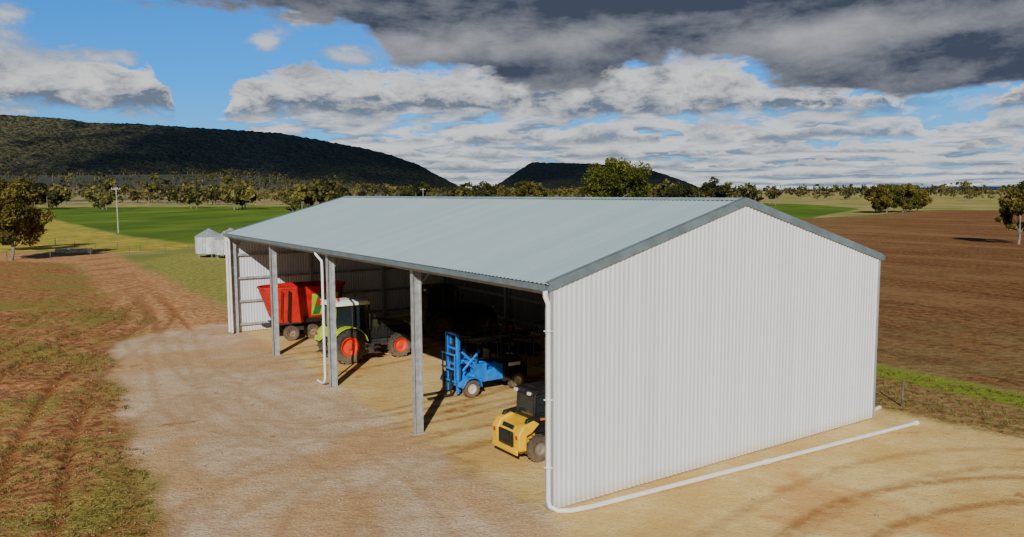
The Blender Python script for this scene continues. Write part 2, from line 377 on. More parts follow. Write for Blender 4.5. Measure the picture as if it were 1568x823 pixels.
bp=nt.n('ShaderNodeBump'); bp.inputs['Strength'].default_value=1.; bp.inputs['Distance'].default_value=.16
hgt=nt.m('ADD',nt.m('MULTIPLY',nS,1.),nt.m('MULTIPLY',nF,.42))
bump_amt=nt.m('MULTIPLY',hgt,nt.m('ADD',nt.ss(nt.m('MAXIMUM',nt.attr('grav'),nt.attr('sand')),-1.5,.5,1.,.38),nt.ss(nt.attr('plough'),-1,1,0,1.)))
nt.put(bp.inputs['Height'],bump_amt); nt.L.new(bp.outputs[0],b.inputs['Normal'])
ground=fastmesh('ground',V,Fq,gm,attrs=att,smooth=True)

# ------------------------------------------------------------------ hills
hm,nt,b=newmat('bush_hill_painted_cloud_shade')
pos=nt.n('ShaderNodeNewGeometry').outputs['Position']
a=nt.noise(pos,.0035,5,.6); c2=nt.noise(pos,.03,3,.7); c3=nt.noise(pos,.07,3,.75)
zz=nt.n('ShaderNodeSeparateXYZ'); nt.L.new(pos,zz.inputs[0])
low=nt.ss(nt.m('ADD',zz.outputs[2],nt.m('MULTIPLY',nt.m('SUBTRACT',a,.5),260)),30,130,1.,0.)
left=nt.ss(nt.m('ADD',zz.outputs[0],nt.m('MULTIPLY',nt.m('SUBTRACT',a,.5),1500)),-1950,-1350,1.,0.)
c=nt.mix(nt.ss(c3,.35,.65),(.004,.008,.013),(.012,.018,.023))  # dark bush tone with the cloud shade painted into it
lt=nt.mix(nt.ss(c3,.38,.62),(.016,.022,.017),(.105,.100,.058))  # lighter scrub tone, sunlit slopes painted into the colour
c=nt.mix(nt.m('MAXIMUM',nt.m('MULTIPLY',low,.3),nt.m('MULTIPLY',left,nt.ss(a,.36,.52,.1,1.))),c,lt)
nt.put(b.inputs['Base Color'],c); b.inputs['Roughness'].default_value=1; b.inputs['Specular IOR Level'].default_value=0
bp=nt.n('ShaderNodeBump'); bp.inputs['Strength'].default_value=1; bp.inputs['Distance'].default_value=22; nt.put(bp.inputs['Height'],c2); nt.L.new(bp.outputs[0],b.inputs['Normal'])
def hill(name,sil,D,front,back,mat,step=3,rough=5.,gully=.16):
    pxs=np.arange(sil[0][0],sil[-1][0]+1,step); pys=np.interp(pxs,[s[0] for s in sil],[s[1] for s in sil])
    xs=(pxs-784)/F0*D; hs=8.35+(294.4-.005*(pxs-784)-pys)/F0*D
    rows=list(np.linspace(0,1,60)); rb=list(np.linspace(0,1,16))[1:]
    V=[]
    for i,s in enumerate(rows+[1+r for r in rb]):
        if s<=1: y=D-front*(1-s); prof=s**1.25*(1-.18*math.sin(s*math.pi))
        else: y=D+back*(s-1); prof=1-(s-1)**1.5
        for x,h in zip(xs,hs):
            g=mnoise.fractal(Vector((x/420.,y/900.,D)),1.,2.,5)*gully*math.sin(min(s,1)*math.pi)
            r=mnoise.noise(Vector((x/9.,y/30.,1)))*rough
            V.append((x*(1-.12*(1-s) if s<1 else 1),y,max(h*(prof+g),-5)+ r*min(1,prof*3)*(h>20)))
    nx=len(xs); ny=len(V)//nx; idx=np.arange(nx*ny).reshape(ny,nx)
    F=np.stack([idx[:-1,:-1],idx[:-1,1:],idx[1:,1:],idx[1:,:-1]],-1).reshape(-1,4)
    return fastmesh(name,V,F,mat,smooth=True)
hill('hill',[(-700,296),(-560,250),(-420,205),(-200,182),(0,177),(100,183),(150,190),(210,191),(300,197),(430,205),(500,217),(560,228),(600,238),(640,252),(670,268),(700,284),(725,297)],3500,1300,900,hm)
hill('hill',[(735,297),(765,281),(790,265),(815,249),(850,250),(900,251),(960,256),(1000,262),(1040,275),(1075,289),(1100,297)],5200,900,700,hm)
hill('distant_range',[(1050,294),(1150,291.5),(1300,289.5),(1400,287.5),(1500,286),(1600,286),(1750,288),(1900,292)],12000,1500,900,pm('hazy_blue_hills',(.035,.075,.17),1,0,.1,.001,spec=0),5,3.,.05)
def sm(t): t=min(max(t,0),1); return t*t*(3-2*t)
def zfoot(x,y):
    px=x/y*F0+784 if y>1 else 784
    return 58*sm((y-620)/1500)*sm((740-px)/420)
V=[];ys=np.linspace(560,2900,70); pxs=np.arange(-900,800,12)
for y in ys:
    for px in pxs:
        x=(px-784)/F0*y; V.append((x,y,zfoot(x,y)-.6+mnoise.noise(Vector((x/90.,y/90.,0)))*2*sm((y-700)/500)*sm((740-px)/420)))
idx=np.arange(len(V)).reshape(len(ys),len(pxs)); F=np.stack([idx[:-1,:-1],idx[:-1,1:],idx[1:,1:],idx[1:,:-1]],-1).reshape(-1,4)
fm,nt,b=newmat('dry_paddock'); pos=nt.n('ShaderNodeNewGeometry').outputs['Position']
zz=nt.n('ShaderNodeSeparateXYZ'); nt.L.new(pos,zz.inputs[0])
cc=nt.mix(nt.ss(nt.noise(pos,.01,4,.6),.42,.58),(.42,.32,.13),(.10,.11,.035))
nt.put(b.inputs['Base Color'],nt.mix(nt.ss(zz.outputs[1],900,1300),cc,(.035,.042,.018))); b.inputs['Roughness'].default_value=1
fastmesh('foothill_terrain',V,F,fm,smooth=True)

# ------------------------------------------------------------------ trees
def leafmat(name,d,l):
    m,nt,b=newmat(name); t=nt.attr('tone')
    nt.put(b.inputs['Base Color'],nt.mix(t,d,l)); b.inputs['Roughness'].default_value=.7; b.inputs['Specular IOR Level'].default_value=.2
    tr_=nt.n('ShaderNodeBsdfTranslucent'); nt.put(tr_.inputs[0],nt.mix(t,d,l)); mx=nt.n('ShaderNodeMixShader'); mx.inputs[0].default_value=.2
    nt.L.new(b.outputs[0],mx.inputs[1]); nt.L.new(tr_.outputs[0],mx.inputs[2]); nt.L.new(mx.outputs[0],nt.N['Material Output'].inputs[0]); return m
leaf_warm=leafmat('eucalypt_leaves',(.045,.042,.008),(.25,.20,.04))
leaf_green=leafmat('green_leaves',(.035,.045,.006),(.20,.20,.022))
leaf_dark=leafmat('dark_leaves',(.016,.022,.008),(.095,.095,.026))
bark=pm('bark',(.22,.18,.14),.9,0,.3,2.)
def leaves(rng,h,cr,ncl,nleaf,ls,base=.30):
    zc=h*(base+1)/2; rz=h*(1-base)/2*.92
    u=rng.normal(size=(ncl,3)); u/=np.linalg.norm(u,axis=1)[:,None]; rad=rng.uniform(.45,.90,ncl)**.8
    C=u*rad[:,None]*np.array([cr,cr,rz])+[0,0,zc]
    cs=rng.uniform(.16,.36,ncl)*cr; ct=rng.uniform(0,.75,ncl)
    k=rng.integers(0,ncl,nleaf); v=rng.normal(size=(nleaf,3)); v/=np.linalg.norm(v,axis=1)[:,None]
    r=rng.uniform(.2,1,nleaf)**.5
    c=C[k]+v*(r*cs[k])[:,None]*[1,1,.72]
    a=rng.normal(size=(nleaf,3)); a/=np.linalg.norm(a,axis=1)[:,None]; bb=np.cross(a,rng.normal(size=(nleaf,3))); bb/=np.linalg.norm(bb,axis=1)[:,None]
    s=(ls*rng.uniform(.5,1.3,nleaf))[:,None]
    V=np.stack([c-a*s*.5,c+bb*s*.35,c+a*s*.5,c-bb*s*.35],1).reshape(-1,3)
    return V,np.repeat(np.clip(ct[k]+rng.uniform(-.2,.25,nleaf),0,1),4),C
def trunk(mb,C,h,base,rt,org=(0,0,0),limbs=9,n=8):
    o=Vector(org); f=o+Vector((.02*h,.01*h,h*base)); t=o+Vector((0,.02*h,h*.68))
    mb.cyl(o-Vector((0,0,.2)),f,rt,rt*.7,n); mb.cyl(f,t,rt*.7,rt*.3,n)
    for c in C[:limbs]:
        c=Vector(c)+o; s=f.lerp(t,random.uniform(0,.7)); m_=s.lerp(c,.5)+Vector((0,0,.03*h)); mb.cyl(s,m_,rt*.34,rt*.2,6); mb.cyl(m_,c,rt*.2,rt*.05,5)
def tree(name,x,y,h,cr,mat,ncl=26,nleaf=4500,ls=.4,base=.3,rt=None,seed=1):
    r=np.random.default_rng(seed); V,t,C=leaves(r,h,cr,ncl,nleaf,ls,base)
    e=empty(name,(x,y,0)); fastmesh('crown',V,np.arange(len(V)).reshape(-1,4),mat,e,{'tone':t})
    mb=MB(); trunk(mb,C,h,base,rt or h*.022); mb.build('trunk',e,bark)
tree('gum_tree',-63.7,99,10.8,4.8,leaf_warm,46,15000,.38,.10,seed=3)
tree('gum_tree',-74.5,112,11.,4.6,leaf_dark,26,5000,.42,.2,seed=4)
tree('gum_tree',37,276,21.8,13.2,leaf_green,46,13000,.8,.2,.5,seed=5)
for i,(x,y,h,c) in enumerate([(133,284,11.2,4.6),(139,290,12.3,5.2),(146,292,12.4,5.4),(151,300,11.5,5.4),(157,303,9.4,5.),(142,296,11.5,5.)]):
    tree('gum_tree',x,y,h,c,leaf_green if i%2 else leaf_warm,30,6000,.75,.06,seed=20+i)
tree('gum_tree',77.4,119,10.4,3.5,leaf_warm,30,8000,.40,.1,seed=6)
tree('gum_tree',106,402,15.5,8,leaf_dark,30,3600,1.1,.2,seed=7)
tree('gum_tree',84,395,13,9,leaf_dark,30,3400,1.1,.12,seed=8)
tree('gum_tree',7,372,14,6.5,leaf_warm,24,3200,1.,.18,seed=9)
tree('gum_tree',-13,380,14.5,7.5,leaf_dark,24,3400,1.,.18,seed=10)
tree('gum_tree',-49,400,14.5,8,leaf_dark,24,3400,1.,.15,seed=11)
tree('gum_tree',-268,440,16.5,8,leaf_dark,24,3400,1.,.15,seed=13)
tree('shrub',-90.5,322,5.0,2.3,leaf_green,14,1200,.5,.05,seed=12)
LV=[];LT=[];mbt=MB()
def place(n,px0,px1,d0,d1,h0,h1,nl,lo=-.3,hi=.35,gaps=.0):
    for i in range(n):
        for _ in range(20):
            px=rng.uniform(px0,px1)
            if mnoise.noise(Vector((px/45.,d0/97.,1)))>-gaps: break
        D=rng.uniform(d0,d1); x=(px-784)/F0*D; h=rng.uniform(h0,h1)*rng.uniform(.65,1.2); cr=h*rng.uniform(.36,.72)
        V,t,C=leaves(rng,h,cr,int(rng.integers(7,13)),nl,2.0*h/13,rng.uniform(.06,.24)); tone=rng.uniform(lo,hi); z=zfoot(x,D) if D>600 else 0
        LV.append(V+[x,D,z]); LT.append(np.clip(t+tone,0,1)); mbt.cyl((x,D,z-.4),(x,D,z+h*.55),h*.025,h*.012,5)
place(95,-500,480,390,540,10,17,220,-.1,.5,.0)
place(70,440,740,430,560,9,15,200,-.3,.2,.05)
place(230,-600,740,560,850,10,16,130,-.3,.4,.1)
place(400,-700,740,850,1500,12,18,80,-.35,.2,.5)
place(400,-700,700,1400,2300,12,19,60,-.4,.1,.5)
place(90,720,1200,440,600,8,14,180,-.3,.2,.1)
place(50,1180,1900,560,700,7,11,170,-.2,.4,.0)
place(180,720,1900,700,950,11,15,120,-.3,.3,.2)
place(320,700,2000,950,1600,13,18,80,-.35,.2,.5)
LV=np.concatenate(LV); LT=np.concatenate(LT)
e=empty('distant_tree_line'); fastmesh('crowns',LV,np.arange(len(LV)).reshape(-1,4),leafmat('distant_leaves',(.018,.024,.011),(.22,.19,.05)),e,{'tone':LT}); mbt.build('trunks',e,bark,smooth=0)

# ------------------------------------------------------------------ shed
galv=pm('galvanised_steel',(.44,.46,.47),.45,.35,.15,4.,dust=.22,dustz=.5)
def sheet(name,c0,c1,low):
    m,nt,b=newmat(name)
    oc=nt.n('ShaderNodeTexCoord').outputs['Object']; so_=nt.n('ShaderNodeSeparateXYZ'); nt.L.new(oc,so_.inputs[0])
    n1=nt.noise(nt.vmul(oc,(3.,3.,.12)),1.,3,.6); n2=nt.noise(oc,1.2,4,.6)
    sid=nt.m('FLOOR',nt.m('DIVIDE',nt.m('ADD',so_.outputs[0],so_.outputs[1]),.762)); wn=nt.n('ShaderNodeTexWhiteNoise',noise_dimensions='1D'); nt.put(wn.inputs['W'],sid)
    f=nt.m('ADD',nt.m('MULTIPLY',nt.ss(n1,.3,.7),.6),nt.m('MULTIPLY',wn.outputs[0],.4))
    c=nt.mix(f,c0,c1)
    dz=nt.m('ADD',nt.ss(so_.outputs[2],0,.4,low,0.),nt.m('MULTIPLY',nt.m('SUBTRACT',n2,.5),.08),clamp=True)
    c=nt.mix(dz,c,(.54,.38,.20))
    nt.put(b.inputs['Base Color'],c); b.inputs['Metallic'].default_value=.1; b.inputs['Roughness'].default_value=.42
    return m
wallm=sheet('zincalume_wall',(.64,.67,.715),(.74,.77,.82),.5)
backm=sheet('back_wall_painted_shade',(.14,.145,.15),(.19,.195,.20),.5)  # wall sheeting darkened in colour to paint in the interior shade
roofm,nt,b=newmat('zincalume_roof')
oc=nt.n('ShaderNodeTexCoord').outputs['Object']; so_=nt.n('ShaderNodeSeparateXYZ'); nt.L.new(oc,so_.inputs[0])
sid=nt.m('FLOOR',nt.m('DIVIDE',so_.outputs[1],.762)); wn=nt.n('ShaderNodeTexWhiteNoise',noise_dimensions='1D'); nt.put(wn.inputs['W'],sid)
n1=nt.noise(nt.vmul(oc,(.12,3.,3.)),1.,3,.6); n2=nt.noise(oc,.25,3,.5)
f=nt.m('ADD',nt.m('ADD',nt.m('MULTIPLY',n1,.4),nt.m('MULTIPLY',wn.outputs[0],.25)),nt.m('MULTIPLY',n2,.3))
c=nt.mix(nt.ss(f,.3,.75),(.42,.55,.585),(.475,.61,.64))
nt.put(b.inputs['Base Color'],c); b.inputs['Metallic'].default_value=.1; b.inputs['Roughness'].default_value=.5
trim=pm('slate_trim',(.165,.215,.24),.45,.1,.12,2.)
pvc=pm('white_pvc_pipe',(.84,.84,.82),.35,0,.05,2.,dust=.15,dustz=.5)
shed=empty('machinery_shed',(CX,CY,0),YAW)
SL=RISE/(W/2)
def rz(x): return E+SL*(x if x<=W/2 else W-x)
def profile(length,pitch,depth):
    pts=[];n=int(round(length/pitch)); p=length/n
    for i in range(n):
        o=i*p
        for f_,d in((0,0),(.20,.03),(.36,.92),(.5,1),(.64,.92),(.80,.03)): pts.append((o+f_*p,d*depth))
    pts.append((length,0)); return pts
def gable(name,y,sgn):
    V=[];F=[]
    for x,d in profile(W,.165,.034):
        V+=[(x,y+sgn*d,.03),(x,y+sgn*d,rz(x)-.01)]
    for i in range(len(V)//2-1): F.append((2*i,2*i+2,2*i+3,2*i+1))
    MB().add(V,F).build(name,shed,wallm,smooth=30)
gable('gable_wall',0,-1); gable('end_wall',L,1)
V=[];F=[]
for y,d in profile(L,.165,.034): V+=[(W+d,y,.03),(W+d,y,E-.02)]
for i in range(len(V)//2-1): F.append((2*i,2*i+2,2*i+3,2*i+1))
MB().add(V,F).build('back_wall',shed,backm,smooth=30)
def roofside(name,x0,x1):
    V=[];F=[]
    for y,d in profile(L+.06,.19,.02):
        V+=[(x0,y-.03,rz(W/2)-SL*abs(W/2-x0)+.09+d),(x1,y-.03,rz(W/2)-SL*abs(W/2-x1)+.09+d)]
    for i in range(len(V)//2-1): F.append((2*i,2*i+2,2*i+3,2*i+1))
    MB().add(V,F).build(name,shed,roofm,smooth=50)
roofside('front_roof',-.16,W/2); roofside('back_roof',W+.16,W/2)
zr=rz(W/2)
mb=MB()
for x0,x1 in((.0,W/2),(W/2,W)):
    mb.add([(x0,.08,rz(x0)+.062),(x1,.08,rz(x1)+.062),(x1,L-.08,rz(x1)+.062),(x0,L-.08,rz(x0)+.062)],[(0,1,2,3)])
mb.build('roof_underside',shed,pm('underside_painted_shade',(.11,.12,.13),.6,.1,.1,2.),smooth=0)  # sheet under the roof, its dark colour paints in the interior shade
mb=MB()
for sg in(-1,1):
    mb.add([(W/2,-.05,zr+.142),(W/2,L+.05,zr+.142),(W/2+sg*.22,L+.05,zr+.127-SL*.22),(W/2+sg*.22,-.05,zr+.127-SL*.22)],[(0,1,2,3)])
mb.build('ridge_cap',shed,pm('ridge_steel',(.34,.44,.47),.45,.1,.1,2.),smooth=0)
mb=MB()
for yy in(-.075,L+.075):
    s=-1 if yy<1 else 1
    for a_,b_ in((-.15,W/2),(W+.15,W/2)):
        za=zr-SL*abs(W/2-a_); zb=zr
        vs=[]
        for (xx,z0) in((a_,za),(b_,zb)):
            for (dy,dz_) in((0,-.09),(0,.15),(-s*.17,.15),(-s*.17,.135),(-s*.012,.135),(-s*.012,-.09)):
                vs.append((xx,yy+dy,z0+dz_))
        mb.add(vs,[(i,(i+1)%6,6+(i+1)%6,6+i) for i in range(6)]+[tuple(range(6)),tuple(range(6,12))])
mb.build('barge_capping',shed,trim,smooth=0)
mb=MB()
mb.prism([(-.30,E-.10),(-.30,E+.055),(-.28,E+.055),(-.28,E-.08),(-.165,E-.08),(-.165,E+.02),(-.15,E+.02),(-.15,E-.10)],-.06,L+.06)
mb.prism([(W+.30,E-.10),(W+.30,E+.055),(W+.28,E+.055),(W+.28,E-.08),(W+.165,E-.08),(W+.165,E+.02),(W+.15,E+.02),(W+.15,E-.10)],-.06,L+.06)
mb.build('gutter',shed,trim,smooth=0)
mb=MB()
mb.box((-.04,-.0,E/2-.05),(.10,.10,E-.12)); mb.box((W+.01,-.0,E/2-.05),(.09,.09,E-.12)); mb.box((-.04,L,E/2-.05),(.10,.10,E-.12)); mb.box((W+.01,L,E/2-.05),(.09,.09,E-.12))
mb.build('corner_flashing',shed,pm('light_flashing',(.36,.38,.39),.4,.2,.08,2.),bevel=.006)
mb=MB()
def ibeam(p0,p1,wdir,depth,fl,th=.022):
    p0=Vector(p0);p1=Vector(p1);d=(p1-p0).normalized(); yv=Vector((0,1,0)); nv=d.cross(yv).normalized()
    def slab(off,a,b):
        vs=[]
        for p in(p0,p1):
            for sa,sb in((-1,-1),(1,-1),(1,1),(-1,1)): vs.append(p+nv*(off+sa*a/2)+yv*(sb*b/2))
        mb.add(vs,[(0,1,2,3),(4,7,6,5),(0,4,5,1),(1,5,6,2),(2,6,7,3),(3,7,4,0)])
    slab(0,depth-2*th,th); slab(depth/2-th/2,th,fl); slab(-depth/2+th/2,th,fl)
for k in range(5):
    y=L*k/4; y=min(max(y,.22),L-.22)
    ibeam((.17,y,0),(.17,y,E-.06),0,.32,.20); ibeam((W-.2,y,0),(W-.2,y,E-.06),0,.32,.20)
    ibeam((.1,y,E-.16),(W/2,y,zr-.2),0,.26,.16); ibeam((W-.1,y,E-.16),(W/2,y,zr-.2),0,.26,.16)
    mb.cyl((.3,y,E-.8),(1.1,y,E+.05),.03,n=8); mb.cyl((W-.35,y,E-.8),(W-1.1,y,E+.05),.03,n=8)
    mb.cyl((W/2-1.6,y,zr-.7),(W/2+1.6,y,zr-.7),.05,n=8)
    mb.box((.17,y,.015),(.46,.34,.03))
mb.build('portal_frames',shed,galv,smooth=0)
mb=MB()
for i in range(7):
    x=.3+i*(W/2-.4)/6
    for xx in(x,W-x): mb.box((xx,L/2,rz(xx)-.015),(.06,L-.12,.14))
for z in(.5,1.9,3.3,4.7):
    mb.box((W-.075,L/2,z),(.10,L-.2,.05)); mb.box((W-.03,L/2,z+.0),(.02,L-.2,.16))
    for yy,s in((.05,1),(L-.05,-1)):
        mb.box((W/2,yy+s*.04,z),(W-.8,.10,.05)); mb.box((W/2,yy+s*.09,z),(W-.8,.02,.14))
for xx in(W/3,2*W/3):
    for yy in(.25,L-.25): mb.box((xx,yy,rz(xx)/2-.1),(.15,.18,rz(xx)-.25))
mb.box((.02,L/2,E-.13),(.08,L-.12,.22))
for k in(0,3):
    y0,y1=L*k/4+.3,L*(k+1)/4-.3
    mb.cyl((W-.28,y0,.3),(W-.28,y1,E-.4),.02,n=6); mb.cyl((W-.31,y1,.3),(W-.31,y0,E-.4),.02,n=6)
mb.build('purlins_and_girts',shed,galv,smooth=0)
mb=MB()
mb.tube([(-.22,.0,E-.1),(-.22,.0,E-.25),(-.14,-.02,E-.45),(-.14,-.02,.32),(-.12,-.06,.16),(.0,-.25,.09),(.25,-.42,.085),(.8,-.53,.085),(7.8,-.97,.085),(15.1,-1.39,.085)],.066)
mb.cyl((15.08,-1.389,.085),(15.22,-1.397,.085),.085); mb.cyl((7.4,-.945,.085),(7.6,-.957,.085),.083)
mb.tube([(W+.2,.12,E-.15),(W+.15,.12,.3),(W+.2,.2,.1),(W+.5,.35,.085),(W+1.3,.5,.085)],.07)
for z in(1.2,3.0,4.8): mb.box((-.14,-.02,z),(.17,.17,.03))
mb.build('downpipe',shed,pvc)
mb=MB()
yc=L/2+.24
mb.tube([(-.22,yc+.45,E-.1),(-.22,yc+.4,E-.22),(-.1,yc+.02,E-.5),(-.10,yc,E-.8),(-.10,yc,.35),(-.1,yc+.1,.16),(-.12,yc+.35,.085),(-.16,yc+.75,.13)],.055)
mb.build('downpipe_mid',shed,pvc)
mb=MB()
mb.tube([(-.22,L-.1,E-.1),(-.14,L-.05,E-.4),(-.14,L-.05,.1)],.075); mb.tube([(-.22,L-.55,E-.1),(-.1,L-.5,E-.4),(-.1,L-.5,.1)],.065)
mb.build('downpipe_far',shed,pvc)

# ------------------------------------------------------------------ vehicles
tyrem=pm('tyre_rubber',(.028,.027,.026),.85,0,.3,6,dust=.45,dustz=1.3)
black=pm('black_plastic',(.012,.012,.013),.45,0,.2,3,dust=.10)
dkmetal=pm('dark_metal',(.035,.035,.035),.6,.3,.25,5,dust=.25)
glass=pm('cab_glass',(.02,.028,.03),.06,0,.1,1,spec=.8)
lime=pm('lime_paint',(.46,.60,.015),.32,0,.10,3,dust=.15)
redp=pm('red_rim_paint',(.80,.04,.010),.4,0,.15,4,dust=.12)
whitep=pm('white_paint',(.82,.82,.76),.35,0,.06,3,dust=.06)
lampw=pm('lamp_lens',(.8,.8,.75),.15); lampr=pm('red_lens',(.5,.02,.02),.2); orange=pm('orange_lens',(.75,.2,.02),.25)
def wheel(mt,mr,c,r,w_,rr,side,lug=18,lh=.05):
    h=w_/2
    mt.lathe([(-h*.75,rr),(-h*.98,rr+.25*(r-rr)),(-h,rr+.6*(r-rr)),(-h*.92,r*.95),(-h*.6,r*.985),(0,r),(h*.6,r*.985),(h*.92,r*.95),(h,rr+.6*(r-rr)),(h*.98,rr+.25*(r-rr)),(h*.75,rr)],c,'y',36)
    if lug:
        for i in range(lug):
            for s in(-1,1):
                t=2*math.pi*(i+(.5 if s>0 else 0))/lug
                R=Matrix.Rotation(-t,3,'Y')
                vs=[]
                for dz_ in(-.03,lh):
                    for (u_,v_) in((-.035,0.0),(.035,0.0),(.13,1.0),(.05,1.0)):
                        vs.append(R@Vector((r+dz_-(.035*r if v_>.5 else 0),s*v_*h*1.0,u_*r/.85)))
                vs=[(v[0]+c[0],v[1]+c[1],v[2]+c[2]) for v in vs]
                mt.add(vs,[(0,1,2,3),(7,6,5,4),(0,4,5,1),(1,5,6,2),(2,6,7,3),(3,7,4,0)])
    mr.lathe([(-side*h*.7,rr*.98),(side*h*.78,rr*1.0),(side*h*.80,rr*.93),(side*h*.55,rr*.88),(side*h*.25,rr*.70),(side*h*.22,rr*.40),(side*h*.45,rr*.34),(side*h*.48,rr*.02)],c,'y',28)
    for i in range(8):
        t=i*math.pi/4; mr.cyl((c[0]+rr*.52*math.cos(t),c[1]+side*h*.2,c[2]+rr*.52*math.sin(t)),(c[0]+rr*.52*math.cos(t),c[1]+side*h*.33,c[2]+rr*.52*math.sin(t)),rr*.05,n=6)
def arc(mb,c,r,a0,a1,y0,y1,th=.035,n=12,mi=0):
    vs=[];fs=[]
    for i in range(n+1):
        t=math.radians(a0+(a1-a0)*i/n); co_,si=math.cos(t),math.sin(t)
        for rr in(r,r+th):
            for y in(y0,y1): vs.append((c[0]+rr*co_,y,c[1]+rr*si))
    for i in range(n):
        a=4*i;b_=a+4; fs+=[(a,b_,b_+1,a+1),(a+2,a+3,b_+3,b_+2),(a,a+2,b_+2,b_),(a+1,b_+1,b_+3,a+3)]
    fs+=[(0,1,3,2),(4*n,4*n+2,4*n+3,4*n+1)]
    mb.add(vs,fs,mi)
def tractor(lx,ly,paint,rim,roof,rot=0.,hood=None):
    e=empty('tractor',S(lx,ly),YAW+rot)
    mt,mr=MB(),MB()
    for s in(-1,1):
        wheel(mt,mr,(0,s*.95,.86),.84,.56,.47,s,20); wheel(mt,mr,(2.75,s*.92,.63),.61,.42,.36,s,16,.04)
    mt.build('tyres',e,tyrem); mr.build('rims',e,rim)
    m=MB()
    m.box((1.1,0,.82),(2.6,.52,.5)); m.box((0,0,.86),(.5,1.5,.34)); m.box((2.75,0,.62),(.28,1.5,.22)); m.box((2.9,0,.85),(1.0,.42,.4))
    m.box((3.72,0,.85),(.35,.8,.5)); m.cyl((0,-.9,.86),(0,.9,.86),.13)
    m.box((.95,-.72,.62),(.85,.4,.5)); m.box((.95,.72,.62),(.85,.4,.5))
    for i in range(3): m.box((1.5,-.85,.38+.27*i),(.34,.42,.04))
    for s in(-.42,.42): m.cyl((-.2,s,.55),(-1.1,s*1.1,.5),.045); m.cyl((-.3,s,1.15),(-.8,s,.95),.04); m.cyl((-.75,s*1.05,.95),(-.8,s*1.05,.52),.03)
    m.cyl((-.3,0,1.05),(-.95,0,.95),.04); m.box((-.55,0,.42),(.7,.1,.09)); m.box((-.42,0,.8),(.25,.7,.55))
    m.build('chassis_and_linkage',e,dkmetal,bevel=.015)
    m=MB(); m.prism([(1.2,1.55),(1.2,1.98),(2.3,1.9),(3.25,1.72),(3.55,1.55)],-.38,.38); m.build('hood',e,hood or paint,bevel=.07,seg=3)
    m=MB(); m.prism([(1.2,1.0),(1.2,1.56),(3.58,1.56),(3.66,1.0)],-.365,.365)
    for s in(-1,1):
        for i in range(12): m.box((1.4+i*.18,s*.385,1.3),(.05,.03,.42))
    m.cyl((1.32,-.5,1.5),(1.32,-.5,2.75),.055); m.cyl((1.32,-.5,1.7),(1.32,-.5,2.3),.09)
    m.build('grille_and_exhaust',e,black,bevel=.01)
    m=MB()
    for s in(-1,1):
        arc(m,(0,.86),.93,12,172,s*.58,s*1.22,.035)
        m.prism([(.93*math.cos(math.radians(t)),.86+.93*math.sin(math.radians(t))) for t in range(12,173,16)]+[(-.6,1.15),(.6,1.15)],s*.58,s*.62)
        m.prism([(-.68,1.2),(-.70,1.9),(-.60,2.74),(-.50,2.74),(-.54,1.9),(-.40,1.2)],s*.715,s*.755)
    m.box((-.66,0,1.5),(.06,1.2,.5))
    m.build('rear_fenders',e,paint,bevel=.012)
    m=MB()
    m.box((.28,0,1.22),(1.75,1.15,.14))
    for s in(-1,1):
        for x0,x1 in((-.62,-.5),(.35,.35),(1.15,1.0)): m.cyl((x0,s*.70,1.2),(x1,s*.66,2.82),.045,n=8)
        m.cyl((1.12,s*.72,2.5),(1.3,s*1.12,2.5),.02,n=6); m.box((1.3,s*1.16,2.36),(.05,.2,.36))
        m.cyl((-.5,s*.66,2.78),(1.0,s*.66,2.78),.04,n=8)
    m.cyl((-.5,-.66,2.78),(-.5,.66,2.78),.04,n=8); m.cyl((-.6,-.7,1.75),(-.6,.7,1.75),.03,n=8)
    m.box((.1,0,1.5),(.5,.5,.4)); m.box((-.12,0,1.95),(.14,.48,.7)); m.cyl((.75,0,1.3),(.6,0,1.85),.04); m.cyl((.6,-.2,1.85),(.6,.2,1.87),.03)
    m.build('cab_frame',e,black,bevel=.008)
    m=MB()
    for s in(-1,1): m.add([(-.6,s*.69,1.28),(1.12,s*.69,1.28),(1.0,s*.655,2.76),(-.5,s*.655,2.76)],[(0,1,2,3)])
    m.add([(-.62,-.67,1.3),(-.62,.67,1.3),(-.5,.64,2.76),(-.5,-.64,2.76)],[(0,1,2,3)]); m.add([(1.14,-.67,1.3),(1.14,.67,1.3),(1.0,.64,2.76),(1.0,-.64,2.76)],[(0,1,2,3)])
    m.build('cab_windows',e,glass,smooth=0)
    m=MB(); m.box((.28,0,2.93),(1.95,1.62,.2),top=(.9,.9)); m.box((.28,0,3.05),(1.3,1.1,.06),top=(.9,.9)); m.build('cab_roof',e,roof,bevel=.05,seg=3)
    m=MB()
    for s in(-.55,.55): m.box((-.72,s,2.88),(.08,.2,.12)); m.box((1.28,s,2.88),(.06,.2,.12)); m.box((3.66,s*.55,1.55),(.05,.18,.12))
    m.build('work_lights',e,lampw,bevel=.01)
    m=MB()
    for s in(-1,1): m.box((-.95,s*1.0,1.35),(.05,.2,.12))
    m.cyl((-.3,-.5,3.05),(-.3,-.5,3.22),.06); m.build('tail_lamps',e,lampr)
    return e
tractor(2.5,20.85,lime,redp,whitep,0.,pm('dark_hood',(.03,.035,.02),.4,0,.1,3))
tractor(9.2,23.6,pm('dark_green_paint',(.015,.035,.018),.4,0,.1,3,dust=.15),pm('dull_yellow_rim',(.14,.10,.015),.5,0,.1,3,dust=.3),pm('dark_roof',(.03,.05,.03),.4),-.12)

